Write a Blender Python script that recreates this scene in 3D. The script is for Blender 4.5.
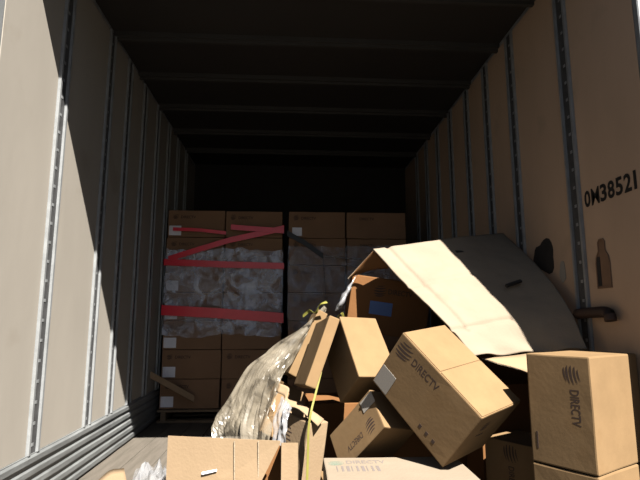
import bpy, bmesh, math, random
import numpy as np
from mathutils import Vector, Matrix, noise
random.seed(7)
for o in list(bpy.data.objects):
    bpy.data.objects.remove(o, do_unlink=True)
S = bpy.context.scene
C = S.collection

# ------------------------------------------------------------------ camera
F, H = 500.0, 0.84
def _n(v):
    v = np.array(v, float); return v / np.linalg.norm(v)
Yc = _n((-30, -80, 500)); Zc = _n((0, 3125, 500)); Zc = _n(Zc - Yc * Zc.dot(Yc)); Xc = np.cross(Zc, Yc)
if Xc[0] < 0: Xc = -Xc
M3 = np.stack([Xc, Yc, Zc], 1)
def ray(px, py): return Vector(M3.T @ _n((px - 320, 240 - py, F)))
EYE = Vector((0, 0, H))
def ony(px, py, y):
    r = ray(px, py); return EYE + r * (y / r.y)
def onx(px, py, x):
    r = ray(px, py); return EYE + r * (x / r.x)
def onz(px, py, z):
    r = ray(px, py); return EYE + r * ((z - H) / r.z)
cd = bpy.data.cameras.new('camera'); cam = bpy.data.objects.new('camera', cd); C.objects.link(cam)
cd.sensor_width = 36; cd.lens = 36 * F / 640; cd.clip_start = 0.02; cd.clip_end = 200
mw = Matrix.Identity(4)
for i in range(3):
    mw[i][0] = M3[0][i]; mw[i][1] = M3[1][i]; mw[i][2] = -M3[2][i]; mw[i][3] = EYE[i]
cam.matrix_world = mw
S.camera = cam

# ------------------------------------------------------------------ light
SUN_DIR = Vector((-0.475, 1.0, -1.306)).normalized()
W = bpy.data.worlds.new('sky'); S.world = W; W.use_nodes = True
nt = W.node_tree; bg = nt.nodes['Background']
sk = nt.nodes.new('ShaderNodeTexSky'); sk.sky_type = 'NISHITA'; sk.sun_disc = False
sk.sun_elevation = math.asin(-SUN_DIR.z); sk.sun_rotation = math.atan2(-SUN_DIR.x, -SUN_DIR.y)
nt.links.new(sk.outputs[0], bg.inputs[0]); bg.inputs[1].default_value = 0.023
sl = bpy.data.lights.new('sun', 'SUN'); sl.energy = 8.0; sl.angle = 0.009; sl.color = (1, 0.95, 0.86)
so = bpy.data.objects.new('sun', sl); C.objects.link(so)
so.rotation_euler = (-SUN_DIR).to_track_quat('Z', 'Y').to_euler(); so.location = (3, -5, 8)
vs = S.view_settings
vs.view_transform = 'Standard'; vs.look = 'None'; vs.gamma = 1.0; vs.exposure = 2.16
try: vs.use_curve_mapping = False
except Exception: pass

# ------------------------------------------------------------------ materials
ALB = 0.28
def mat(name, col, rough=0.8, metal=0.0, var=0.0, scale=6.0, col2=None, bump=0.0, bscale=60.0, stretch=(1, 1, 1), spec=0.3, stain=None):
    col = tuple(c * ALB for c in col)
    if col2: col2 = tuple(c * ALB for c in col2)
    if stain: stain = (tuple(c * ALB for c in stain[0]),) + tuple(stain[1:])
    m = bpy.data.materials.new(name); m.use_nodes = True
    t = m.node_tree; b = t.nodes['Principled BSDF']
    b.inputs['Base Color'].default_value = (*col, 1); b.inputs['Roughness'].default_value = rough
    b.inputs['Metallic'].default_value = metal; b.inputs['Specular IOR Level'].default_value = spec
    tc = t.nodes.new('ShaderNodeTexCoord'); mp = t.nodes.new('ShaderNodeMapping')
    mp.inputs['Scale'].default_value = stretch; t.links.new(tc.outputs['Object'], mp.inputs[0])
    if var or col2:
        nz = t.nodes.new('ShaderNodeTexNoise'); nz.inputs['Scale'].default_value = scale; nz.inputs['Detail'].default_value = 6
        nz.inputs['Roughness'].default_value = 0.6
        t.links.new(mp.outputs[0], nz.inputs['Vector'])
        cr = t.nodes.new('ShaderNodeValToRGB'); cr.color_ramp.elements[0].position = 0.32; cr.color_ramp.elements[1].position = 0.68
        c2 = col2 if col2 else tuple(min(1, c * (1 + var)) for c in col)
        c1 = col if col2 else tuple(c * (1 - var) for c in col)
        cr.color_ramp.elements[0].color = (*c1, 1); cr.color_ramp.elements[1].color = (*c2, 1)
        t.links.new(nz.outputs['Fac'], cr.inputs[0])
        out = cr.outputs[0]
        if stain:
            n2 = t.nodes.new('ShaderNodeTexNoise'); n2.inputs['Scale'].default_value = stain[1]; n2.inputs['Detail'].default_value = 8
            t.links.new(tc.outputs['Object'], n2.inputs['Vector'])
            r2 = t.nodes.new('ShaderNodeValToRGB'); r2.color_ramp.elements[0].position = stain[2]; r2.color_ramp.elements[1].position = stain[2] + .12
            t.links.new(n2.outputs['Fac'], r2.inputs[0])
            mx = t.nodes.new('ShaderNodeMixRGB'); mx.inputs[2].default_value = (*stain[0], 1)
            mul = t.nodes.new('ShaderNodeMath'); mul.operation = 'MULTIPLY'; mul.inputs[1].default_value = stain[3]
            t.links.new(r2.outputs[0], mul.inputs[0]); t.links.new(mul.outputs[0], mx.inputs[0]); t.links.new(out, mx.inputs[1]); out = mx.outputs[0]
        t.links.new(out, b.inputs['Base Color'])
    if bump:
        nb = t.nodes.new('ShaderNodeTexNoise'); nb.inputs['Scale'].default_value = bscale; nb.inputs['Detail'].default_value = 4
        t.links.new(mp.outputs[0], nb.inputs['Vector'])
        bp = t.nodes.new('ShaderNodeBump'); bp.inputs['Strength'].default_value = bump; bp.inputs['Distance'].default_value = 0.01
        t.links.new(nb.outputs['Fac'], bp.inputs['Height']); t.links.new(bp.outputs[0], b.inputs['Normal'])
    return m
def film_mat(name, col, alpha, rough=0.12, scale=9, lo=0.35, hi=0.7, amin=0.08):
    col = tuple(c * ALB for c in col)
    m = bpy.data.materials.new(name); m.use_nodes = True
    t = m.node_tree; b = t.nodes['Principled BSDF']
    b.inputs['Base Color'].default_value = (*col, 1); b.inputs['Roughness'].default_value = rough; b.inputs['Specular IOR Level'].default_value = 0.6
    tc = t.nodes.new('ShaderNodeTexCoord'); nz = t.nodes.new('ShaderNodeTexNoise'); nz.inputs['Scale'].default_value = scale; nz.inputs['Detail'].default_value = 5
    nz.inputs['Distortion'].default_value = 1.0
    t.links.new(tc.outputs['Object'], nz.inputs['Vector'])
    cr = t.nodes.new('ShaderNodeMapRange'); cr.inputs[1].default_value = lo; cr.inputs[2].default_value = hi
    cr.inputs[3].default_value = amin; cr.inputs[4].default_value = alpha
    t.links.new(nz.outputs['Fac'], cr.inputs[0]); t.links.new(cr.outputs[0], b.inputs['Alpha'])
    return m
CARD = (0.36, 0.232, 0.12)
MT = dict(
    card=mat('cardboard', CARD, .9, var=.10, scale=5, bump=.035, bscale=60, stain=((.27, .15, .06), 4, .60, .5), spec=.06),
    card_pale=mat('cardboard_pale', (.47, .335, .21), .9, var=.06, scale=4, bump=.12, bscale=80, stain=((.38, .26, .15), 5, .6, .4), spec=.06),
    card_sheet=mat('cardboard_sheet', (.41, .335, .255), .9, var=.06, scale=5, bump=.12, bscale=80, stain=((.36, .29, .21), 6, .6, .4), spec=.06),  # paler copy; the washed-out sunlit highlight is put into the colour
    card_shaded=mat('cardboard_shaded', (.32, .15, .06), .9, var=.10, scale=4, bump=.1, bscale=80, spec=.05),  # darker, redder cardboard copy with shade put into its colour
    card_edge=mat('corrugated_edge', (.50, .39, .27), .9, var=.2, scale=60, bump=.3, bscale=200),
    card_stack=mat('stacked_cardboard', (.46, .27, .16), .85, var=.10, scale=3, bump=.08, bscale=80, spec=.1),
    tape=mat('packing_tape', (.50, .34, .19), .28, var=.05, spec=.5),
    ink=mat('dark_ink', (.075, .04, .028), .8),
    pale_green=mat('pale_green_ink', (.22, .31, .24), .8),
    pale_grey=mat('pale_grey_ink', (.27, .225, .21), .8),
    paper=mat('label_paper', (1.5, 1.5, 1.65), .6, var=.05),
    greypaper=mat('label_grey_paper', (.50, .46, .42), .5, var=.15, scale=30),
    bluepaper=mat('label_blue_paper', (.14, .26, .62), .55, var=.1, scale=20),
    wall=mat('beige_wall_panel', (.58, .53, .465), .6, var=.06, scale=2.2, bump=.05, bscale=25, stretch=(1, 1, .35), stain=((.38, .32, .25), 3.2, .63, .35), spec=.08),
    wall_r=mat('bounce_tint_wall_panel', (.84, .59, .41), .7, var=.08, scale=2.2, bump=.05, bscale=25, stretch=(1, 1, .35), stain=((.50, .38, .27), 3.0, .6, .4), spec=.25),  # warm bounce light put into the colour; lighter and browner than left panels
    steel=mat('galvanised_steel', (.56, .58, .60), .38, .35, var=.15, scale=14, bump=.1, bscale=40),
    scuff=mat('scuffed_steel_rail', (.42, .44, .45), .5, .45, var=.35, scale=9, bump=.3, bscale=35, stretch=(1, .25, 1)),
    channel=mat('dark_channel', (.13, .13, .135), .6, .3, var=.3, scale=20),
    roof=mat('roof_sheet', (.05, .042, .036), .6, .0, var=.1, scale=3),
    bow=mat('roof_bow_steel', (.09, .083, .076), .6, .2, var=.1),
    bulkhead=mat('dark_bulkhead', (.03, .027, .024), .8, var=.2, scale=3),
    plank=mat('worn_floor_wood', (.14, .12, .095), .75, col2=(.20, .17, .14), scale=5, stretch=(6, .5, 1), bump=.25, bscale=14),
    pallet=mat('pallet_wood', (.30, .20, .12), .85, col2=(.40, .28, .17), scale=6, stretch=(1, 8, 8), bump=.2, bscale=20),
    stick=mat('pale_wood', (.50, .33, .19), .8, var=.12, scale=10),
    red=mat('red_strap_film', (1.5, .02, .07), .35, var=.12, scale=8, spec=.5),
    black=mat('black_strap', (.025, .025, .03), .5),
    rust=mat('rusty_dark_metal', (.075, .04, .03), .7, .3, var=.3, scale=14),
    lettering=mat('black_paint', (.012, .010, .010), .6),
    yellow=mat('yellow_strap', (.30, .28, .06), .6, var=.1, spec=.1),
    torn=mat('plain_dark', (.035, .028, .025), .9, var=.3, scale=12),  # plain dark for the wall patch, pocket side and sheet slots
    recess=mat('recess_brown', (.30, .17, .10), .75, var=.15, scale=6),
    ground=mat('asphalt', (.16, .15, .14), .9, var=.2, scale=4, bump=.3, bscale=40),
    film=film_mat('stretch_film', (1.3, 1.4, 1.7), .75, rough=.25),  # bluish white base puts sky glare into the clear film's colour
    film_dim=film_mat('stretch_film_thin', (.8, .9, 1.15), .42, rough=.25),  # weaker version of the same bluish glare colour
    film_dusty=film_mat('dusty_stretch_film', (.40, .345, .265), .80, rough=.22, scale=7, lo=.35, hi=.62, amin=.10),
    film_white=film_mat('crumpled_film', (.50, .50, .52), .8, rough=.15, scale=14, lo=.35, hi=.65, amin=.2),
)

# ------------------------------------------------------------------ helpers
def link(name, me, parent=None, m=None, loc=None, rot=None):
    if isinstance(me, bmesh.types.BMesh):
        bm = me; bmesh.ops.recalc_face_normals(bm, faces=bm.faces)
        me = bpy.data.meshes.new(name); bm.to_mesh(me); bm.free()
    if m is not None and not me.materials:
        for x in (m if isinstance(m, (list, tuple)) else [m]): me.materials.append(MT[x] if isinstance(x, str) else x)
    o = bpy.data.objects.new(name, me); C.objects.link(o)
    if parent: o.parent = parent
    if loc is not None: o.location = loc
    if rot is not None: o.rotation_euler = rot
    return o
def empty(name, loc=(0, 0, 0)):
    o = bpy.data.objects.new(name, None); C.objects.link(o); o.location = loc; return o
def tag(o, label, cat, group=None):
    o['label'] = label; o['category'] = cat
    if group: o['group'] = group
    return o
def struct(o, label, cat):
    o['kind'] = 'structure'; o['label'] = label; o['category'] = cat; return o
def box(bm, a, b, mi=0):
    vs_ = [bm.verts.new((x, y, z)) for x in (a[0], b[0]) for y in (a[1], b[1]) for z in (a[2], b[2])]
    for f in ((0, 1, 3, 2), (4, 6, 7, 5), (0, 4, 5, 1), (2, 3, 7, 6), (0, 2, 6, 4), (1, 5, 7, 3)):
        fc = bm.faces.new([vs_[i] for i in f]); fc.material_index = mi
    return vs_
def bev(bm, w, seg=1):
    bmesh.ops.bevel(bm, geom=list(bm.edges), offset=w, segments=seg, affect='EDGES', profile=0.5)
def boxbm(a, b, w=0.0, seg=1):
    bm = bmesh.new(); box(bm, a, b)
    if w: bev(bm, w, seg)
    return bm
def poly_prism(pts, thick, axis_n):
    """pts: 3-D outline (planar), extruded by thick along axis_n"""
    bm = bmesh.new(); n = Vector(axis_n).normalized() * thick
    a = [bm.verts.new(p) for p in pts]; b = [bm.verts.new(Vector(p) + n) for p in pts]
    bm.faces.new(a); bm.faces.new(b[::-1])
    for i in range(len(pts)):
        j = (i + 1) % len(pts); bm.faces.new((a[j], a[i], b[i], b[j]))
    return bm
def cub(p0, p1, p2, p3, t):
    return 0.5 * ((2 * p1) + (p2 - p0) * t + (2 * p0 - 5 * p1 + 4 * p2 - p3) * t * t + (3 * p1 - p0 - 3 * p2 + p3) * t ** 3)
def resample(row, k):
    out = []
    n = len(row)
    for i in range(n - 1):
        p0 = row[i - 1] if i else row[i] * 2 - row[i + 1]
        p3 = row[i + 2] if i + 2 < n else row[i + 1] * 2 - row[i]
        for s in range(k): out.append(cub(p0, row[i], row[i + 1], p3, s / k))
    out.append(row[-1].copy()); return out
def sheet(ctrl, ku, kv, thick, disp=None, rimmat=None, smooth=True):
    """ctrl: rows of Vectors -> smooth thick sheet (front side = as given, thickness along -normal)"""
    rows = [resample(r, ku) for r in ctrl]
    cols = list(zip(*rows)); cols = [resample(list(c), kv) for c in cols]
    grid = [list(r) for r in zip(*cols)]
    nv, nu = len(grid), len(grid[0])
    nor = [[None] * nu for _ in range(nv)]
    for i in range(nv):
        for j in range(nu):
            du = grid[i][min(j + 1, nu - 1)] - grid[i][max(j - 1, 0)]
            dv = grid[min(i + 1, nv - 1)][j] - grid[max(i - 1, 0)][j]
            nn = du.cross(dv); nor[i][j] = nn.normalized() if nn.length > 1e-9 else Vector((0, 0, 1))
            if nor[i][j].dot(EYE - grid[i][j]) < 0: nor[i][j] = -nor[i][j]
    bm = bmesh.new(); top = []; bot = []
    for i in range(nv):
        tr = []; br = []
        for j in range(nu):
            p = grid[i][j].copy()
            if disp: p = p + nor[i][j] * disp(j / (nu - 1), i / (nv - 1), p)
            tr.append(bm.verts.new(p)); br.append(bm.verts.new(p - nor[i][j] * thick))
        top.append(tr); bot.append(br)
    for i in range(nv - 1):
        for j in range(nu - 1):
            f = bm.faces.new((top[i][j], top[i][j + 1], top[i + 1][j + 1], top[i + 1][j])); f.smooth = smooth
            f = bm.faces.new((bot[i][j], bot[i + 1][j], bot[i + 1][j + 1], bot[i][j + 1])); f.smooth = smooth
    mi = 1 if rimmat else 0
    def rim(a, b, c, d):
        f = bm.faces.new((a, b, c, d)); f.material_index = mi
    for j in range(nu - 1):
        rim(top[0][j], bot[0][j], bot[0][j + 1], top[0][j + 1]); rim(top[-1][j], top[-1][j + 1], bot[-1][j + 1], bot[-1][j])
    for i in range(nv - 1):
        rim(top[i][0], top[i + 1][0], bot[i + 1][0], bot[i][0]); rim(top[i][-1], bot[i][-1], bot[i + 1][-1], top[i + 1][-1])
    return bm
def ribbon(pts, width_vec, thick, k=6, twist=None):
    """flat strap along a 3-D polyline"""
    P = resample([Vector(p) for p in pts], k) if k > 1 else [Vector(p) for p in pts]
    bm = bmesh.new(); rings = []
    for i, p in enumerate(P):
        d = (P[min(i + 1, len(P) - 1)] - P[max(i - 1, 0)]).normalized()
        w = Vector(width_vec)
        if twist: w = Matrix.Rotation(twist * i / len(P), 3, d) @ w
        n = d.cross(w).normalized() * thick / 2
        rings.append([bm.verts.new(p + s * w / 2 + t * n) for s, t in ((-1, -1), (1, -1), (1, 1), (-1, 1))])
    for a, b in zip(rings[:-1], rings[1:]):
        for q in range(4): bm.faces.new((a[q], a[(q + 1) % 4], b[(q + 1) % 4], b[q]))
    bm.faces.new(rings[0][::-1]); bm.faces.new(rings[-1])
    return bm
def tube(pts, r, k=4, seg=8):
    P = resample([Vector(p) for p in pts], k) if k > 1 else [Vector(p) for p in pts]
    bm = bmesh.new(); rings = []
    for i, p in enumerate(P):
        d = (P[min(i + 1, len(P) - 1)] - P[max(i - 1, 0)]).normalized()
        a = d.orthogonal().normalized(); b = d.cross(a)
        rings.append([bm.verts.new(p + (a * math.cos(q * 2 * math.pi / seg) + b * math.sin(q * 2 * math.pi / seg)) * r) for q in range(seg)])
    for x, y in zip(rings[:-1], rings[1:]):
        for q in range(seg):
            f = bm.faces.new((x[q], x[(q + 1) % seg], y[(q + 1) % seg], y[q])); f.smooth = True
    bm.faces.new(rings[0][::-1]); bm.faces.new(rings[-1])
    return bm
def text_mesh(txt, offset=0.0, extrude=0.0):
    cu = bpy.data.curves.new('t', 'FONT'); cu.body = txt; cu.size = 1.0; cu.offset = offset; cu.extrude = extrude; cu.resolution_u = 3
    o = bpy.data.objects.new('t', cu); C.objects.link(o); bpy.context.view_layer.update()
    me = bpy.data.meshes.new_from_object(o.evaluated_get(bpy.context.evaluated_depsgraph_get()))
    bpy.data.objects.remove(o, do_unlink=True); bpy.data.curves.remove(cu)
    # normalise: width 1, height 1, origin lower-left
    co = np.array([v.co[:] for v in me.vertices]); lo = co.min(0); hi = co.max(0)
    for v in me.vertices:
        v.co.x = (v.co.x - lo[0]) / (hi[0] - lo[0]); v.co.y = (v.co.y - lo[1]) / (hi[1] - lo[1])
    return me

# ------------------------------------------------------------------ the trailer
XL, XR, ZC = -1.132, 1.368, 2.62
Y0, Y1 = 1.80, 5.75
YEND = {'wall_left': 1.865, 'wall_right': 1.765}
POST_L = [2.43, 3.02, 3.37, 3.745, 4.125, 4.505, 4.885, 5.265]
POST_R = [2.31, 2.89, 3.285, 3.67, 4.07, 4.45, 4.83, 5.21]
# floor and its planks
fl = struct(link('floor', boxbm((XL, 1.62, -.16), (XR, Y1, -.03)), None, 'channel'), 'worn hardwood plank floor of the trailer', 'floor')
NP = 15
pw = (XR - XL) / NP
pm = None
for i in range(NP):
    if pm is None:
        o = link('floor_plank', boxbm((-pw / 2 + .0015, 1.62, -.03), (pw / 2 - .0015, Y1, 0), .002), fl, 'plank'); pm = o.data
    else: o = link('floor_plank', pm, fl)
    o.location = (XL + pw * (i + .5), 0, random.uniform(-.0012, 0))
g = struct(link('ground', boxbm((-14, -16, -1.3), (14, 9, -1.2)), None, 'ground'), 'asphalt yard outside the open trailer', 'ground')

def post_mesh(side):
    """hat-section upright: two bright ribs beside a dark slotted channel; local y 0..-.095, faces +x*side"""
    bm = bmesh.new(); s = side
    def b_(x0, x1, y0, y1, z0, z1, mi):
        box(bm, (min(s * x0, s * x1), y0, z0), (max(s * x0, s * x1), y1, z1), mi)
    b_(0, .003, -.103, .008, 0, ZC - .26, 1)
    b_(.003, .018, -.095, -.081, 0, ZC - .26, 0)
    b_(.003, .018, -.014, 0, 0, ZC - .26, 0)
    b_(.003, .006, -.081, -.014, 0, ZC - .26, 1)
    for k in range(26):
        z = .03 + k * .09
        b_(.006, .0075, -.056, -.039, z, z + .014, 0)
    return bm
def side_wall(name, X, posts, side, panel_mat, label):
    s = side; Y0 = YEND[name]
    w = struct(link(name, boxbm((min(X, X - s * .05), Y0, -.16), (max(X, X - s * .05), Y1, ZC + .06)), None, 'steel'), label, 'wall')
    edges = [Y0] + [v for p in posts for v in (p - .095, p)] + [Y1]
    for i in range(0, len(edges), 2):
        a, b = edges[i] + .001, edges[i + 1] - .001
        link('wall_panel', boxbm((min(X, X + s * .004), a, .262), (max(X, X + s * .004), b, ZC), .001), w, panel_mat)
    pmsh = None
    for p in posts:
        if pmsh is None:
            o = link('post', post_mesh(s), w, ['steel', 'channel']); pmsh = o.data
        else: o = link('post', pmsh, w)
        o.location = (X, p, .262)
    return w
wl = side_wall('wall_left', XL, POST_L, 1, 'wall', 'left trailer wall of beige panels between slotted steel posts')
wr = side_wall('wall_right', XR, POST_R, -1, 'wall_r', 'right trailer wall of panels in a warm bounce tint, with painted number')
# corrugated scuff rails
def rail(name, X, s, label):
    prof = [(0, 0)]; nr = 5; h = .262 / nr
    for i in range(nr):
        z = i * h
        prof += [(.010, z + .004), (.010, z + h * .22), (.020, z + h * .34), (.020, z + h * .76), (.010, z + h * .92)]
    prof += [(.010, .262), (0, .262)]
    bm = bmesh.new(); n = 26; rings = []
    for i in range(n + 1):
        y = YR0[s] + (Y1 - YR0[s]) * i / n
        rings.append([bm.verts.new((X + s * (p[0] + (.003 * noise.noise((y * 5, p[1] * 9, 3)) if p[0] else 0)), y, p[1])) for p in prof])
    for a, b in zip(rings[:-1], rings[1:]):
        for q in range(len(prof) - 1): bm.faces.new((a[q], a[q + 1], b[q + 1], b[q]))
    bm.faces.new(rings[0]); bm.faces.new(rings[-1][::-1])
    return struct(link(name, bm, None, 'scuff'), label, 'rail')
YR0 = {1: 1.866, -1: 1.766}
rail('baseboard_left', XL + .001, 1, 'ridged steel scuff rail along the foot of the left wall')
rail('baseboard_right', XR - .001, -1, 'ridged steel scuff rail along the foot of the right wall')
# roof, bows, bulkhead, rear header
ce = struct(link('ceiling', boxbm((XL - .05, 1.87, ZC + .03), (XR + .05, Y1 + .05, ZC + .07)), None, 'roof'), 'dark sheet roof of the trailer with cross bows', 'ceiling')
for y in (2.02, 2.52, 3.02, 3.55, 4.10, 4.65, 5.2):
    bm = bmesh.new(); box(bm, (XL, y - .03, ZC), (XR, y + .03, ZC + .03)); box(bm, (XL, y - .012, ZC - .018), (XR, y + .012, ZC))
    link('roof_bow', bm, ce, 'bow')
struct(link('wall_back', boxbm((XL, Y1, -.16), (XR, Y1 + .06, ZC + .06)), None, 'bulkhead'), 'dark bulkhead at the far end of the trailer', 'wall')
# painted number on the right wall
bmn = bmesh.new()
for ch, y0, wd, off in (('0', 0, .046, .03), ('M', .053, .060, .012), ('3', .119, .046, .03), ('8', .172, .046, .03), ('5', .225, .046, .03), ('2', .278, .046, .03), ('1', .337, .017, .0)):
    mc = text_mesh(ch, off)
    mc.transform(Matrix(((wd, 0, 0, y0), (0, 1, 0, 0), (0, 0, 1, 0), (0, 0, 0, 1))))
    bmn.from_mesh(mc); bpy.data.meshes.remove(mc)
nm = bpy.data.meshes.new('number_lettering'); bmn.to_mesh(nm); bmn.free()
nt_ = link('number_lettering', nm, wr, 'lettering')
nt_.matrix_local = Matrix(((0, 0, -1, XR - .0052), (-1, 0, 0, 2.192), (0, .078, 0, 1.352), (0, 0, 0, 1)))
nt_['label'] = 'black painted number'
# bottle-shaped pocket on the right wall
def bottle(k):
    pts = [(-.036, 0), (.036, 0), (.036, .10), (.032, .125), (.018, .15), (.018, .185), (.010, .197), (-.010, .197), (-.018, .185), (-.018, .15), (-.032, .125), (-.036, .10)]
    cx, cz = 0, .095
    return [((x - cx) * k[0] + cx, (z - cz) * k[1] + cz) for x, z in pts]
XW = XR - .004
pc = onx(605.5, 286, XW)
rimo = bottle((1.36, 1.10)); rimi = bottle((1.18, 1.03))
bm = bmesh.new()
def ring(p, x): return [bm.verts.new((x, pc.y + a, pc.z + b)) for a, b in p]
r0 = ring(rimo, XW); r1 = ring(rimo, XW - .006); r2 = ring(rimi, XW - .006); r3 = ring(rimi, XW)
for A, B in ((r0, r1), (r1, r2), (r2, r3)):
    for i in range(len(A)):
        j = (i + 1) % len(A); bm.faces.new((A[i], A[j], B[j], B[i]))
pk = link('pocket_rim', bm, wr, 'recess')
link('pocket_plate', poly_prism([(XW - .0005, pc.y + a, pc.z + b) for a, b in bottle((1.17, 1.02))], .002, (-1, 0, 0)), pk, 'recess')
link('pocket_shade_strip', boxbm((XW - .005, pc.y + .018, pc.z + .002), (XW - .0025, pc.y + .042, pc.z + .13)), pk, 'torn')  # dark strip stands in for the recess's shaded left side
# irregular dark patch and pale scuff on the right wall between the first two posts
def blot(cx, cy, rx, rz, seed, n=26):
    pts = []
    for i in range(n):
        a = 2 * math.pi * i / n; k = 1 + .45 * noise.noise((math.cos(a) * 1.3, math.sin(a) * 1.3, seed))
        pts.append((XW - .0006, cx + rx * k * math.cos(a), cy + rz * k * math.sin(a)))
    return poly_prism(pts, .002, (-1, 0, 0))
q = onx(544, 256, XW); link('dark_patch', blot(q.y, q.z, .115, .10, 7.7), wr, 'torn')
q = onx(563, 272, XW); link('scuffed_patch', blot(q.y, q.z, .03, .05, 5.1), wr, 'wall')
# rear frame uprights
for i, (a, b, n_) in enumerate(((XL - .09, XL + .003, 'trim_1'), (XR - .003, XR + .09, 'trim_2'))):
    struct(link(n_, boxbm((a, (1.80, 1.735)[i], -.16), (b, (1.865, 1.765)[i], ZC + .09), .004), None, 'steel'), ('left' if i == 0 else 'right') + ' steel upright of the rear door frame', 'frame')
struct(link('trim_3', boxbm((XL - .09, 1.855, ZC - .0), (XR + .09, 1.885, ZC + .09), .003), None, 'steel'), 'steel header across the top of the rear opening', 'frame')

# ------------------------------------------------------------------ marks and cartons
def globe_mesh():
    """striped sphere mark, diameter 1, in the xy plane"""
    bm = bmesh.new()
    for yc, t, bend in ((.40, .075, .10), (.235, .105, .13), (.04, .125, .15), (-.165, .12, .14), (-.345, .09, .10)):
        xs = math.sqrt(max(0, .25 - min(.24, (abs(yc) - .02) ** 2)))
        lo = []; hi = []
        for i in range(13):
            u = -1 + 2 * i / 12; x = u * xs * .98
            mid = yc - bend * (1 - u * u) * .55 + .06 * u
            hw = t / 2 * (1 - .75 * abs(u) ** 2.2) * (1 - .25 * u)
            lo.append(bm.verts.new((x, mid - hw, 0))); hi.append(bm.verts.new((x, mid + hw, 0)))
        for i in range(12): bm.faces.new((lo[i], lo[i + 1], hi[i + 1], hi[i]))
    me = bpy.data.meshes.new('globe_mark'); bm.to_mesh(me); bm.free(); return me
GLOBE = globe_mesh(); GLOBE.materials.append(MT['ink'])
WORD = text_mesh('DIRECTV', .012); WORD.materials.append(MT['ink'])
GLOBE_P = globe_mesh(); GLOBE_P.materials.append(MT['pale_green'])
WORD_P = text_mesh('DIRECTV', .012); WORD_P.materials.append(MT['pale_grey'])
AX = dict(x=Vector((1, 0, 0)), y=Vector((0, 1, 0)), z=Vector((0, 0, 1)))
def axis(a):
    return -AX[a[1]] if a[0] == '-' else AX[a[0]]
def on_face(parent, name, me, dims, u, v, fu, fv, su, sv, lift=.0003, m=None):
    """place a unit flat mesh on the face whose outward normal is u x v; fu,fv = position as fractions of the face from its lower left"""
    U, V = axis(u), axis(v); Nn = U.cross(V); D = Vector(dims)
    eu = abs(U.dot(D)); ev = abs(V.dot(D)); en = abs(Nn.dot(D))
    org = U * (eu * (fu - .5)) + V * (ev * (fv - .5)) + Nn * (en / 2 + lift)
    o = link(name, me, parent, m)
    mm = Matrix.Identity(4)
    for i in range(3): mm[i][0] = U[i] * su; mm[i][1] = V[i] * sv; mm[i][2] = Nn[i]; mm[i][3] = org[i]
    o.matrix_local = mm; return o
def quad(name, m, w=1, h=1):
    bm = boxbm((0, 0, -.0008), (1, 1, .0004)); me = bpy.data.meshes.new(name); bmesh.ops.recalc_face_normals(bm, faces=bm.faces); bm.to_mesh(me); bm.free(); me.materials.append(MT[m]); return me
LABEL_W, LABEL_G, LABEL_B, TAPE_Q, INK_Q = quad('label', 'paper'), quad('label', 'greypaper'), quad('label', 'bluepaper'), quad('packing_tape', 'tape'), quad('printed_bar', 'ink')
def marks(o, dims, u='x', v='z', g=(.12, .80), gd=.088, w=(.24, .735), ww=.15, wh=.034, pale=False):
    on_face(o, 'globe_mark', GLOBE_P if pale else GLOBE, dims, u, v, g[0], g[1], gd, gd)
    on_face(o, 'lettering', WORD_P if pale else WORD, dims, u, v, w[0], w[1], ww, wh)
def carton_mesh(d, seed, rough=.004, cuts=5, w=.006):
    bm = bmesh.new(); box(bm, (-d[0] / 2, -d[1] / 2, -d[2] / 2), (d[0] / 2, d[1] / 2, d[2] / 2))
    bmesh.ops.subdivide_edges(bm, edges=list(bm.edges), cuts=cuts, use_grid_fill=True)
    sharp = [e for e in bm.edges if e.calc_face_angle(0) > 1]
    if w: bmesh.ops.bevel(bm, geom=sharp, offset=w, segments=2, affect='EDGES', profile=.6)
    for v in bm.verts:      # only the edges are knocked about; the panels stay flat
        if sum(1 for i in range(3) if abs(v.co[i]) > d[i] / 2 - .012) < 2: continue
        p = v.co * 7 + Vector((seed * 3.7, seed * 1.3, seed))
        v.co += Vector((noise.noise(p), noise.noise(p + Vector((31, 0, 0))), noise.noise(p + Vector((0, 57, 0))))) * rough
    for f in bm.faces: f.smooth = False
    return bm
def carton(name, d, pos, R, m, label, cat='box', group=None, seed=1, flap_axis='z', rough=.0018, flaps=True, seam='x', tape=True):
    o = link(name, carton_mesh(d, seed, rough), None, m)
    mm = Matrix.Identity(4)
    for i in range(3):
        for j in range(3): mm[i][j] = R[i][j]
        mm[i][3] = pos[i]
    q_ = mm.to_3x3().to_quaternion(); o.rotation_mode = 'QUATERNION'; o.rotation_quaternion = q_; o.location = pos
    tag(o, label, cat, group)
    if flaps:   # two outer closing flaps meeting in the middle of the print-up side
        t = .0035; e = .004
        for s in (-1, 1):
            a = [-d[0] / 2 + e, -d[1] / 2 + e, d[2] / 2 - .001]; b = [d[0] / 2 - e, d[1] / 2 - e, d[2] / 2 + t]
            k = 0 if seam == 'x' else 1
            if s < 0: b[k] = -.002
            else: a[k] = .002
            link('flap', boxbm(a, b, .0015), o, m)
        if tape:
            tw = .026
            if seam == 'x': link('packing_tape', boxbm((-tw, -d[1] / 2 + .002, d[2] / 2 + t - .0005), (tw, d[1] / 2 - .002, d[2] / 2 + t + .0006)), o, 'tape')
            else: link('packing_tape', boxbm((-d[0] / 2 + .002, -tw, d[2] / 2 + t - .0005), (d[0] / 2 - .002, tw, d[2] / 2 + t + .0006)), o, 'tape')
    return o
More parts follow.
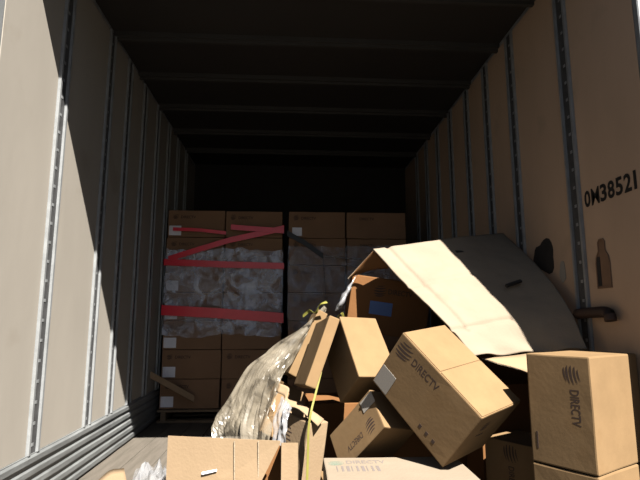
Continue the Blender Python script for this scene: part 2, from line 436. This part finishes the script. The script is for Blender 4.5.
BOXES = {
    'B2': ((0.6533, 2.1641, 0.5446), [[0.5104, 0.7807, 0.3605], [-0.539, 0.6171, -0.5733], [-0.67, 0.0983, 0.7358]], (0.4521, 0.3014, 0.2925)),
    'B3': ((0.346, 2.5595, 0.6457), [[0.1947, 0.9312, 0.3082], [-0.5905, 0.3622, -0.7212], [-0.7832, -0.0416, 0.6203]], (0.3494, 0.212, 0.2325)),
    'B4': ((0.3829, 2.4204, 0.3189), [[0.2266, 0.8478, 0.4794], [-0.677, 0.491, -0.5483], [-0.7002, -0.2003, 0.6852]], (0.1949, 0.1897, 0.3503)),
    'B1': ((1.1346, 1.9335, 0.5142), [[0.0, 0.8499, 0.5269], [0.0, 0.5269, -0.8499], [-1.0, 0.0, 0.0]], (0.3955, 0.358, 0.245)),
    'B7': ((1.0612, 2.319, 0.16), [[-0.0002, 0.8386, 0.5448], [0.0002, 0.5448, -0.8386], [-1.0, -0.0, -0.0003]], (0.31, 0.25, 0.24)),
    'T': ((0.0523, 2.5525, 0.2), [[0.5622, 0.8132, 0.1502], [-0.8178, 0.5737, -0.0449], [-0.1227, -0.0976, 0.9876]], (0.22, 0.12, 0.36)),
    'S3': ((0.1344, 2.6126, 0.6721), [[-0.3492, 0.9271, 0.1366], [-0.1541, 0.087, -0.9842], [-0.9243, -0.3647, 0.1124]], (0.35, 0.055, 0.36)),
    'S2': ((0.09, 3.0289, 0.6983), [[-0.4375, 0.8897, 0.1306], [-0.1563, 0.0677, -0.9854], [-0.8855, -0.4516, 0.1094]], (0.4, 0.06, 0.26)),
    'S1': ((-0.0799, 3.0098, 0.3046), [[-0.3369, 0.8645, 0.3731], [-0.4211, 0.2161, -0.8809], [-0.8422, -0.4538, 0.2912]], (0.3, 0.16, 0.24)),
    'B8': ((0.5783, 3.0422, 0.9178), [[0.9874, 0.0681, 0.1429], [-0.0624, 0.9971, -0.044], [-0.1455, 0.0346, 0.9888]], (0.46, 0.34, 0.32)),
}
def yaw(deg):
    a = math.radians(deg); c, s = math.cos(a), math.sin(a); return [[c, -s, 0], [s, c, 0], [0, 0, 1]]
for k, p, d, a in (('B5', (.425, 1.99, .131), (.565, .50, .26), -1), ('B9', (1.1121, 1.9195, .157), (.305, .245, .310), 31.8),
                   ('F1a', (.275, 3.10, .19), (.34, .40, .38), 3), ('F1b', (.66, 3.05, .295), (.36, .42, .59), -4), ('F2', (.36, 2.45, .055), (.40, .36, .11), 6),
                   ('F4', (1.14, 2.66, .26), (.38, .22, .52), 2), ('F3', (1.12, 3.02, .45), (.42, .42, .90), 0), ('F5', (-.12, 3.02, .05), (.38, .42, .10), 8)):
    BOXES[k] = (p, yaw(a), d)
PG = 'cartons fallen in the heap'
def hb(key, label, m='card', **k):
    p, R, d = BOXES[key]
    return carton('carton', d, p, R, m, label, 'box', PG, seed=sum(map(ord, key)) % 17, **k), d
# large centre carton
o, d = hb('B2', 'big tilted carton in the middle with globe mark, lying on one edge', 'card', tape=False)
marks(o, d)
on_face(o, 'shipping_label', LABEL_G, d, 'x', 'z', .012, .03, .085, .10, lift=.0012)
for i in range(3): on_face(o, 'printed_icon', INK_Q, d, 'x', 'z', .62 + .085 * i, .13, .014, .016)
on_face(o, 'printed_stamp', GLOBE, d, 'y', 'z', .35, .72, .055, .055)
on_face(o, 'printed_lines', INK_Q, d, 'y', 'z', .30, .52, .05, .006)
# upright right carton and the one it stands on
o, d = hb('B1', 'upright carton at far right standing on another box, globe mark turned sideways', 'card', flap_axis='x', flaps=False)
marks(o, d, g=(.17, .72), gd=.068, w=(.30, .675), ww=.125, wh=.034)
on_face(o, 'printed_lines', INK_Q, d, 'x', 'z', .72, .10, .06, .006)
o, d = hb('B9', 'carton at the right edge underneath the upright carton', 'card', flaps=False)
o, d = hb('B7', 'shaded carton low behind the upright right one, globe mark turned sideways', 'card', flaps=False)
marks(o, d, g=(.16, .55), gd=.075, w=(.33, .49), ww=.12, wh=.028)
# smaller ones
o, d = hb('B3', 'carton with sunlit blank square side left of the big tilted carton', 'card', flaps=False)
o, d = hb('B4', 'small carton with globe mark wedged under the big tilted carton', 'card', flaps=False)
marks(o, d, u='-z', v='x', g=(.22, .70), gd=.07, w=(.40, .62), ww=.12, wh=.028)
on_face(o, 'shipping_label', LABEL_G, d, '-z', 'x', -.02, .06, .09, .055, lift=.002)
o, d = hb('B5', 'flat pale sunlit carton at the bottom edge with faint green mark', 'card_sheet', flaps=False)
marks(o, d, u='x', v='y', g=(.085, .83), gd=.07, w=(.16, .81), ww=.16, wh=.045, pale=True)
for i in range(9): on_face(o, 'printed_bar', quad('printed_bar', 'pale_grey'), d, 'x', 'y', .08 + .035 * i, .60, .004 + .004 * (i % 3), .07)
o, d = hb('B8', 'dark shaded carton under the bent sheet with blue label', 'card_shaded', flaps=False)
marks(o, d, g=(.37, .77), gd=.075, w=(.47, .73), ww=.14, wh=.03)
on_face(o, 'blue_label', LABEL_B, d, 'x', 'z', .26, .34, .13, .075, lift=.001)
o, d = hb('T', 'narrow upright carton standing behind the open front carton', 'card_pale', flaps=False, rough=.005)
for i in range(7): on_face(o, 'handwriting', INK_Q, d, 'x', 'z', .25 + .05 * (i % 2), .52 + .05 * i, .035, .005)
o, d = hb('S3', 'slim leaning carton with sunlit edge beside the blank carton', 'card', flaps=False)
o, d = hb('S2', 'leaning carton under torn film, second from the blank carton', 'card', flaps=False)
o, d = hb('S1', 'lowest leaning carton under the dusty film', 'card', flaps=False)
# boxes seen only in the gaps that carry the heap
o, d = hb('F1a', 'buried carton on the floor under the leaning cartons', 'card_shaded', flaps=False)
o, d = hb('F1b', 'buried carton on the floor under the dark carton with blue label', 'card_shaded', flaps=False)
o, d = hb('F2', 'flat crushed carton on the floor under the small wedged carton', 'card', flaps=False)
o, d = hb('F4', 'buried carton against the right wall behind the upright carton', 'card_shaded', flaps=False)
o, d = hb('F3', 'tall buried carton by the right wall holding up the bent sheet', 'card_shaded', flaps=False)
o, d = hb('F5', 'crushed carton on the floor under the dusty film', 'card', flaps=False)

# the big bent carton sheet thrown over the heap
SR = [[(373, 249, 2.72), (406, 244, 2.76), (437, 240, 2.80), (472, 236, 2.92), (503, 233, 3.02)],
      [(400, 278, 2.54), (432, 271, 2.59), (462, 265, 2.64), (498, 259, 2.70), (528, 256, 2.70)],
      [(427, 304, 2.37), (459, 298, 2.44), (488, 293, 2.49), (522, 289, 2.48), (553, 284, 2.43)],
      [(451, 329, 2.27), (482, 324, 2.33), (511, 320, 2.36), (545, 318, 2.31), (572, 314, 2.26)],
      [(474, 356, 2.21), (503, 354, 2.26), (530, 352, 2.28), (560, 350, 2.21), (586, 347, 2.14)]]
ctrl = [[ony(a, b, y) for a, b, y in r] for r in SR]
def sd(u, v, p):
    e = .006 * noise.noise(p * 5) + .003 * noise.noise(p * 17)
    e -= .012 * math.exp(-((u - .11) / .016) ** 2) if v < .80 else 0        # fold along the left flap
    e -= .010 * math.exp(-((v - .76 + .05 * u) / .016) ** 2) * (u < .52)
    e -= .007 * math.exp(-((v - .33) / .014) ** 2) * (u < .55)
    e += .012 * math.exp(-((v - 1) / .05) ** 2) * math.sin(u * 17)
    return e
bm = sheet(ctrl, 20, 20, .006, sd, True)
sh = tag(link('cardboard_sheet', bm, None, ['card_sheet', 'card_edge']), 'large bent cardboard sheet draped over the heap, half in sunlight', 'cardboard')
# cut slots and fold marks on the sheet's shaded half
def on_sheet(px, py, y): return ony(px, py, y)
for (a, b) in (((456, 252, 2.73), (488, 253, 2.80)), ((506, 286, 2.475), (521, 281, 2.49)), ((486, 255, 2.78), (500, 272, 2.63))):
    p, q = on_sheet(*a), on_sheet(*b)
    link('cut_slot', ribbon([p, q], Vector((0, -.008, .010)), .016, 1), sh, 'torn')
# underside flap that joins the sheet to the dark carton
fc = [[ony(348, 279, 2.84), ony(362, 263, 2.79), ony(374, 250, 2.725)], [ony(358, 274, 2.845), ony(374, 270, 2.80), ony(392, 268, 2.74)]]
tag(link('carton_flap', sheet(fc, 5, 6, .005, None, True), None, ['card_shaded', 'card_edge']), 'brown carton flap folded up under the top corner of the bent sheet', 'cardboard')

lf = [[ony(482, 358, 2.25), ony(508, 356, 2.27), ony(531, 353, 2.28)], [ony(498, 363, 2.21), ony(516, 368, 2.19), ony(532, 374, 2.17)]]
tag(link('carton_flap', sheet(lf, 4, 4, .005, None, True), None, ['card_pale', 'card_edge']), 'small pale flap poking out below the bent sheet beside the upright carton', 'cardboard')

# open carton in the front left
oc = empty('open_carton', onz(230, 470, 0)); oc.location.z = 0
tag(oc, 'open carton with raised pale flaps at the front left of the heap', 'box')
def opart(name, pts, t, nrm, m='card_pale'):
    o = link(name, poly_prism([Vector(p) - oc.location for p in pts], t, nrm), oc, m); return o
yA = 2.30
A1, A2 = ony(168, 436, yA), ony(280, 441, yA - .05)
D1, D2, D3 = ony(280.5, 443, yA - .05), ony(262, 480, yA - .05), ony(250, 505, yA - .05)
def floor_under(p): return Vector((p.x, p.y, .004))
nf = (A2 - A1).cross(Vector((0, 0, 1))).normalized()
if nf.y < 0: nf = -nf
opart('front_panel', [A1, A2, D1, D2, D3, floor_under(D3), floor_under(A1)], .006, nf)
f2 = [ony(281.5, 443, 2.215), ony(298, 443, 2.235), ony(299.5, 500, 2.235), ony(282.5, 500, 2.215)]
f2[2] = Vector((f2[1].x, f2[1].y, .004)); f2[3] = Vector((f2[0].x, f2[0].y, .004))
n2 = (f2[1] - f2[0]).cross(Vector((0, 0, 1))).normalized(); n2 = n2 if n2.y > 0 else -n2
opart('corner_flap', f2, .006, n2)
bk0, bk1 = A1 + Vector((.03, .13, -.03)), A2 + Vector((.0, .13, -.05))
opart('back_panel', [bk0, bk1, floor_under(bk1), floor_under(bk0)], .006, (0, 1, 0), 'card_shaded')
for p, q in ((A1 + Vector((0, .008, -.01)), bk0), (A2 + Vector((.006, .008, -.02)), bk1)):
    opart('side_panel', [p, q, floor_under(q), floor_under(p)], .005, (1, 0, 0), 'card')
cl = [ony(218, 462, yA - .025), ony(238, 460, yA - .033)]
opart('corrugation_crease', [ony(234, 441, yA - .033), ony(235.2, 441, yA - .033), ony(235.2, 500, yA - .033), ony(234, 500, yA - .033)], .004, -nf, 'card_edge')
opart('corrugation_crease', [ony(258, 441, yA - .043), ony(259.2, 441, yA - .043), ony(259.2, 478, yA - .043), ony(258, 478, yA - .043)], .004, -nf, 'card_edge')
opart('packing_tape', [ony(202, 472, yA - .022), ony(217, 469, yA - .028), ony(217, 471, yA - .028), ony(202, 474.5, yA - .022)], .004, -nf, 'paper')

# torn crumpled carton rim in front of the film
tc_ = [[ony(279, 383, 2.62), ony(289, 388, 2.58), ony(288, 399, 2.54), ony(301, 403, 2.50), ony(324, 419, 2.44)],
       [ony(276, 392, 2.60), ony(284, 396, 2.56), ony(285, 405, 2.50), ony(299, 409, 2.46), ony(318, 426, 2.40)]]
tag(link('torn_carton_rim', sheet(tc_, 4, 4, .005, lambda u, v, p: .004 * noise.noise(p * 30), True), None, ['card_pale', 'card_edge']),
    'torn strip of cardboard with a stepped sunlit edge above the narrow carton', 'cardboard')

# ------------------------------------------------------------------ stacked pallets at the back
YB = 4.40
COLX = [(-1.085, -.585), (-.578, -.072), (-.020, .490), (.497, 1.040)]
NL, LH, ZB = 7, .2425, .105
RN = ['bottom', 'second', 'third', 'fourth', 'fifth', 'sixth', 'top']
CN = ['far left column', 'second column from the left', 'third column from the left', 'far right column']
base = None
for c, (x0, x1) in enumerate(COLX):
    w = x1 - x0; dims = (w - .006, .56, LH - .004)
    body = None
    for r in range(NL):
        if body is None:
            bm = carton_mesh(dims, c + 3, .003, 3, .005); o = link('carton', bm, None, 'card_stack'); body = o.data
        else: o = link('carton', body)
        jx, jy = random.uniform(-.004, .004) * (1 if c < 3 else 1), random.uniform(0, .016)
        o.location = ((x0 + x1) / 2 + jx, YB + .28 + jy, ZB + LH * (r + .5))
        tag(o, '%s layer carton in the %s of the stacked pallets' % (RN[r].capitalize(), CN[c]), 'box', 'cartons stacked on the pallets')
        marks(o, dims, g=(.13, .78), gd=.055, w=(.22, .70), ww=.13, wh=.025)
        if c == 0: on_face(o, 'shipping_label', LABEL_W, dims, 'x', 'z', .02, .06, .105, .085, lift=.001)
        if c == 2 and r in (6,): on_face(o, 'shipping_label', LABEL_W, dims, 'x', 'z', .06, .08, .085, .075, lift=.001)
def pallet(x0, x1, label):
    p = empty('pallet', ((x0 + x1) / 2, YB + .3, 0)); w = x1 - x0
    tag(p, label, 'pallet', 'pallets under the stacked cartons')
    for i in range(3):
        x = -w / 2 + .05 + i * (w - .1) / 2
        link('stringer', boxbm((x - .02, -.33, .018), (x + .02, .35, .086), .002), p, 'pallet')
    for i in range(5):
        y = -.33 + i * .15
        link('deck_board', boxbm((-w / 2, y, .086), (w / 2, y + .09, .104), .002), p, 'pallet')
    for i in range(3):
        y = -.33 + i * .29
        link('bottom_board', boxbm((-w / 2, y, .0005), (w / 2, y + .09, .018), .002), p, 'pallet')
pallet(-1.09, -.065, 'wooden pallet under the red-strapped stack of cartons')
pallet(-.025, 1.04, 'wooden pallet under the right-hand stack of cartons')
# stretch film on both stacks
def film_front(x0, x1, za, zb, y, amp, seed, lower=0.0):
    n = 40; m_ = 26; rows = []
    bm = bmesh.new(); g = []
    for i in range(m_ + 1):
        v = i / m_; row = []
        for j in range(n + 1):
            u = j / n; x = x0 + (x1 - x0) * u; z = za + (zb - za) * v
            z += (.03 * noise.noise((x * 3, seed, 0)) + .02 * noise.noise((x * 13, seed, 4))) * (1 if i in (0, m_) else .5)
            t = x * .55 + z * 1.0
            wv = abs(noise.noise((t * 14 + 2 * noise.noise((x * 2, z * 2, seed)), (x - z) * 2.2, seed))) ** .7
            d = amp * wv + amp * .5 * noise.noise((x * 25, z * 9, seed))
            if j in (0, n): d = 0
            row.append(bm.verts.new((x, y - .004 - max(0, d), z)))
        # wrap the ends a little round the sides
        row = [bm.verts.new((x0 - .006, y + .30, row[0].co.z))] + row + [bm.verts.new((x1 + .006, y + .30, row[-1].co.z))]
        g.append(row)
    for a, b in zip(g[:-1], g[1:]):
        for j in range(len(a) - 1):
            f = bm.faces.new((a[j], a[j + 1], b[j + 1], b[j])); f.smooth = False
    return bm
zt, zb_ = ony(220, 250, YB).z, ony(220, 336, YB).z
tag(link('stretch_wrap', film_front(-1.088, -.066, zb_, zt, YB - .004, .020, 3.3), None, 'film'), 'wrinkled clear film wrapped around the red-strapped stack', 'plastic wrap')
tag(link('stretch_wrap', film_front(-.024, 1.043, ony(300, 330, YB).z, ony(300, 246, YB).z, YB - .004, .014, 8.1), None, 'film_dim'), 'thin dull film wrapped around the right-hand stack', 'plastic wrap')
# red straps
yr = YB - .030
def strap(pts, h, label, m='red', y=yr):
    P = [ony(a, b, y) for a, b in pts]
    return tag(link('strap', ribbon(P, Vector((0, 0, h)), .004, 1), None, m), label, 'strap', 'straps around the stacked cartons')
def wrap(pts, h, label, m='red', y=yr):
    P = [ony(a, b, y) for a, b in pts]
    P[0].x = -1.094; P[-1].x = -.058
    P = [P[0] + Vector((0, .30, 0))] + P + [P[-1] + Vector((0, .30, 0))]
    return tag(link('strap', ribbon(P, Vector((0, 0, h)), .004, 1), None, m), label, 'strap', 'straps around the stacked cartons')
wrap([(168, 262), (225, 264.5), (283, 266)], .055, 'upper level red strap across the left stack')
wrap([(162, 310), (215, 313), (280, 318)], .085, 'lower wide red strap across the left stack')
strap([(168, 259), (200, 249), (230, 240), (258, 234), (284, 228)], .05, 'slanting red strap crossing two cartons of the left stack', y=yr - .006)
strap([(231, 227), (257, 229), (284, 231)], .045, 'short red strap meeting the slanting one at the stack corner', y=yr - .011)
strap([(173, 229), (200, 230), (226, 233)], .03, 'faint red strap over the top left carton of the left stack', y=yr)
strap([(287, 233), (305, 243), (323, 256), (326, 300)], .05, 'dark strap hanging crooked over the right stack', 'black', YB - .02)
tag(link('string', tube([ony(325, 256, YB - .03), ony(345, 258, YB - .025), ony(362, 259, YB - .03)], .004, 3, 6), None, 'film_white'), 'pale string across the right stack', 'string')
# wooden slat leaning at the left foot of the stack
a, b = ony(149, 374, 4.26), ony(194, 399, 4.355)
tag(link('wooden_slat', ribbon([a, b], Vector((0, .012, .05)), .018, 1), None, 'stick'), 'pale wooden slat leaning against the foot of the left stack', 'slat')

# ------------------------------------------------------------------ film, straps and scraps in the heap
fr = [[(322, 306, 3.02), (327, 310, 2.96)], [(302, 328, 3.00), (310, 332, 2.92)], [(273, 348, 3.00), (294, 357, 2.84)], [(247, 367, 2.99), (281, 378, 2.78)],
      [(226, 402, 2.96), (276, 402, 2.74)], [(214, 424, 2.92), (272, 428, 2.68)], [(216, 446, 2.86), (270, 452, 2.66)]]
ctrl = []
for (l, r) in fr:
    L, R_ = ony(*l), ony(*r); ctrl.append([L, L.lerp(R_, .33) + Vector((-.0, -.01, .005)), L.lerp(R_, .66) + Vector((0, -.02, .01)), R_])
def fd(u, v, p):
    w = u + .22 * noise.noise((v * 2.2, u * 1.5, 1)) + .25 * v
    a = abs(noise.noise((w * 4.5, v * 1.6, 2.0)))
    b = abs(noise.noise((w * 11, v * 2.6, 5)))
    return .055 * (a - .25) + .022 * (b - .25) + .006 * noise.noise((w * 30, v * 6, 8))
tag(link('torn_film', sheet(ctrl, 13, 7, .0012, fd, smooth=False), None, 'film_dusty'), 'dusty torn stretch film hanging over the leaning cartons', 'plastic wrap')
f2c = [[ony(282, 396, 2.50), ony(288, 402, 2.47), ony(292, 408, 2.44)], [ony(274, 420, 2.47), ony(282, 424, 2.42), ony(286, 426, 2.40)], [ony(272, 448, 2.43), ony(280, 450, 2.38), ony(287, 450, 2.36)]]
tag(link('film_scrap', sheet(f2c, 9, 9, .0015, lambda u, v, p: .02 * noise.noise((u * 7, v * 3, 9)) + .008 * noise.noise(p * 45)), None, 'film_white'), 'crumpled white film beside the narrow carton', 'plastic wrap')
f3c = [[ony(334, 310, 2.75), ony(340, 300, 2.76), ony(345, 292, 2.79)], [ony(337, 308, 2.72), ony(345, 296, 2.74), ony(351, 283, 2.78)], [ony(340, 310, 2.74), ony(349, 292, 2.76), ony(357, 274, 2.80)]]
tag(link('film_scrap', sheet(f3c, 8, 8, .0015, lambda u, v, p: .02 * noise.noise(p * 22)), None, 'film_white'), 'shiny film caught on the left edge of the dark carton', 'plastic wrap')
def crumple(cx, cy, r, hgt, seed, n=26):
    bm = bmesh.new(); g = []
    for i in range(n + 1):
        row = []
        for j in range(n + 1):
            u, v = 2 * i / n - 1, 2 * j / n - 1; rr = min(1, math.hypot(u, v))
            x = cx + r[0] * (u + .16 * noise.noise((u * 3, v * 3, seed))); y = cy + r[1] * (v + .16 * noise.noise((u * 3, v * 3, seed + 7)))
            z = .006 + max(0, hgt * (1 - rr ** 2) * (.65 + .9 * abs(noise.noise((u * 4, v * 4, seed + 2)))) + .03 * noise.noise((u * 9, v * 9, seed)) * (1 - rr * .6))
            row.append(bm.verts.new((x, y, z)))
        g.append(row)
    for a, b in zip(g[:-1], g[1:]):
        for j in range(n): bm.faces.new((a[j], a[j + 1], b[j + 1], b[j]))
    return bm
q = onz(152, 478, .08)
tag(link('film_scrap', crumple(q.x + .02, q.y - .05, (.15, .15), .15, 4.4), None, 'film_white'), 'crumpled clear film lying on the floor left of the open carton', 'plastic wrap')
cs = [[onz(98, 480, .03), onz(110, 470, .05), onz(124, 468, .05)], [onz(100, 500, .02), onz(118, 492, .05), onz(128, 486, .05)]]
tag(link('cardboard_scrap', sheet(cs, 4, 4, .006, lambda u, v, p: .006 * noise.noise(p * 14), True), None, ['card_pale', 'card_edge']), 'small cardboard scrap on the floor by the left scuff rail', 'cardboard')
# yellow strap running down the narrow carton
tag(link('strap', ribbon([ony(321, 372, 2.52), ony(316, 392, 2.46), ony(311, 412, 2.40), ony(308.5, 430, 2.385), ony(308, 450, 2.38), ony(307, 485, 2.36)], Vector((.010, .003, 0)), .002, 4), None, 'yellow'),
    'yellow plastic strap hanging down in front of the narrow carton', 'strap')
tag(link('strap', ribbon([ony(303, 316, 2.95), ony(310, 311, 2.92), ony(316, 313, 2.88), ony(320, 305, 2.86), ony(327, 302, 2.86)], Vector((0, .004, .018)), .002, 4, 3.0), None, 'yellow'),
    'twisted yellow strap end on top of the leaning cartons', 'strap')
tag(link('strap', ribbon([ony(337, 318, 2.70), ony(342, 313, 2.67), ony(344, 322, 2.66)], Vector((.012, 0, .006)), .002, 4, 1.0), None, 'yellow'),
    'short yellow strap loop at the corner of the blank carton', 'strap')
# dark bar end sticking out from the wall behind the first right post
P = [onx(578, 314, XR - .040), onx(586, 313, XR - .045), onx(603, 312, XR - .04), onx(609, 314, XR - .04), onx(611, 321, XR - .04)]
tag(link('metal_bar', tube(P, .024, 4, 10), None, 'rust'), 'dark rusty bar with bent end lying along the right wall', 'bar')
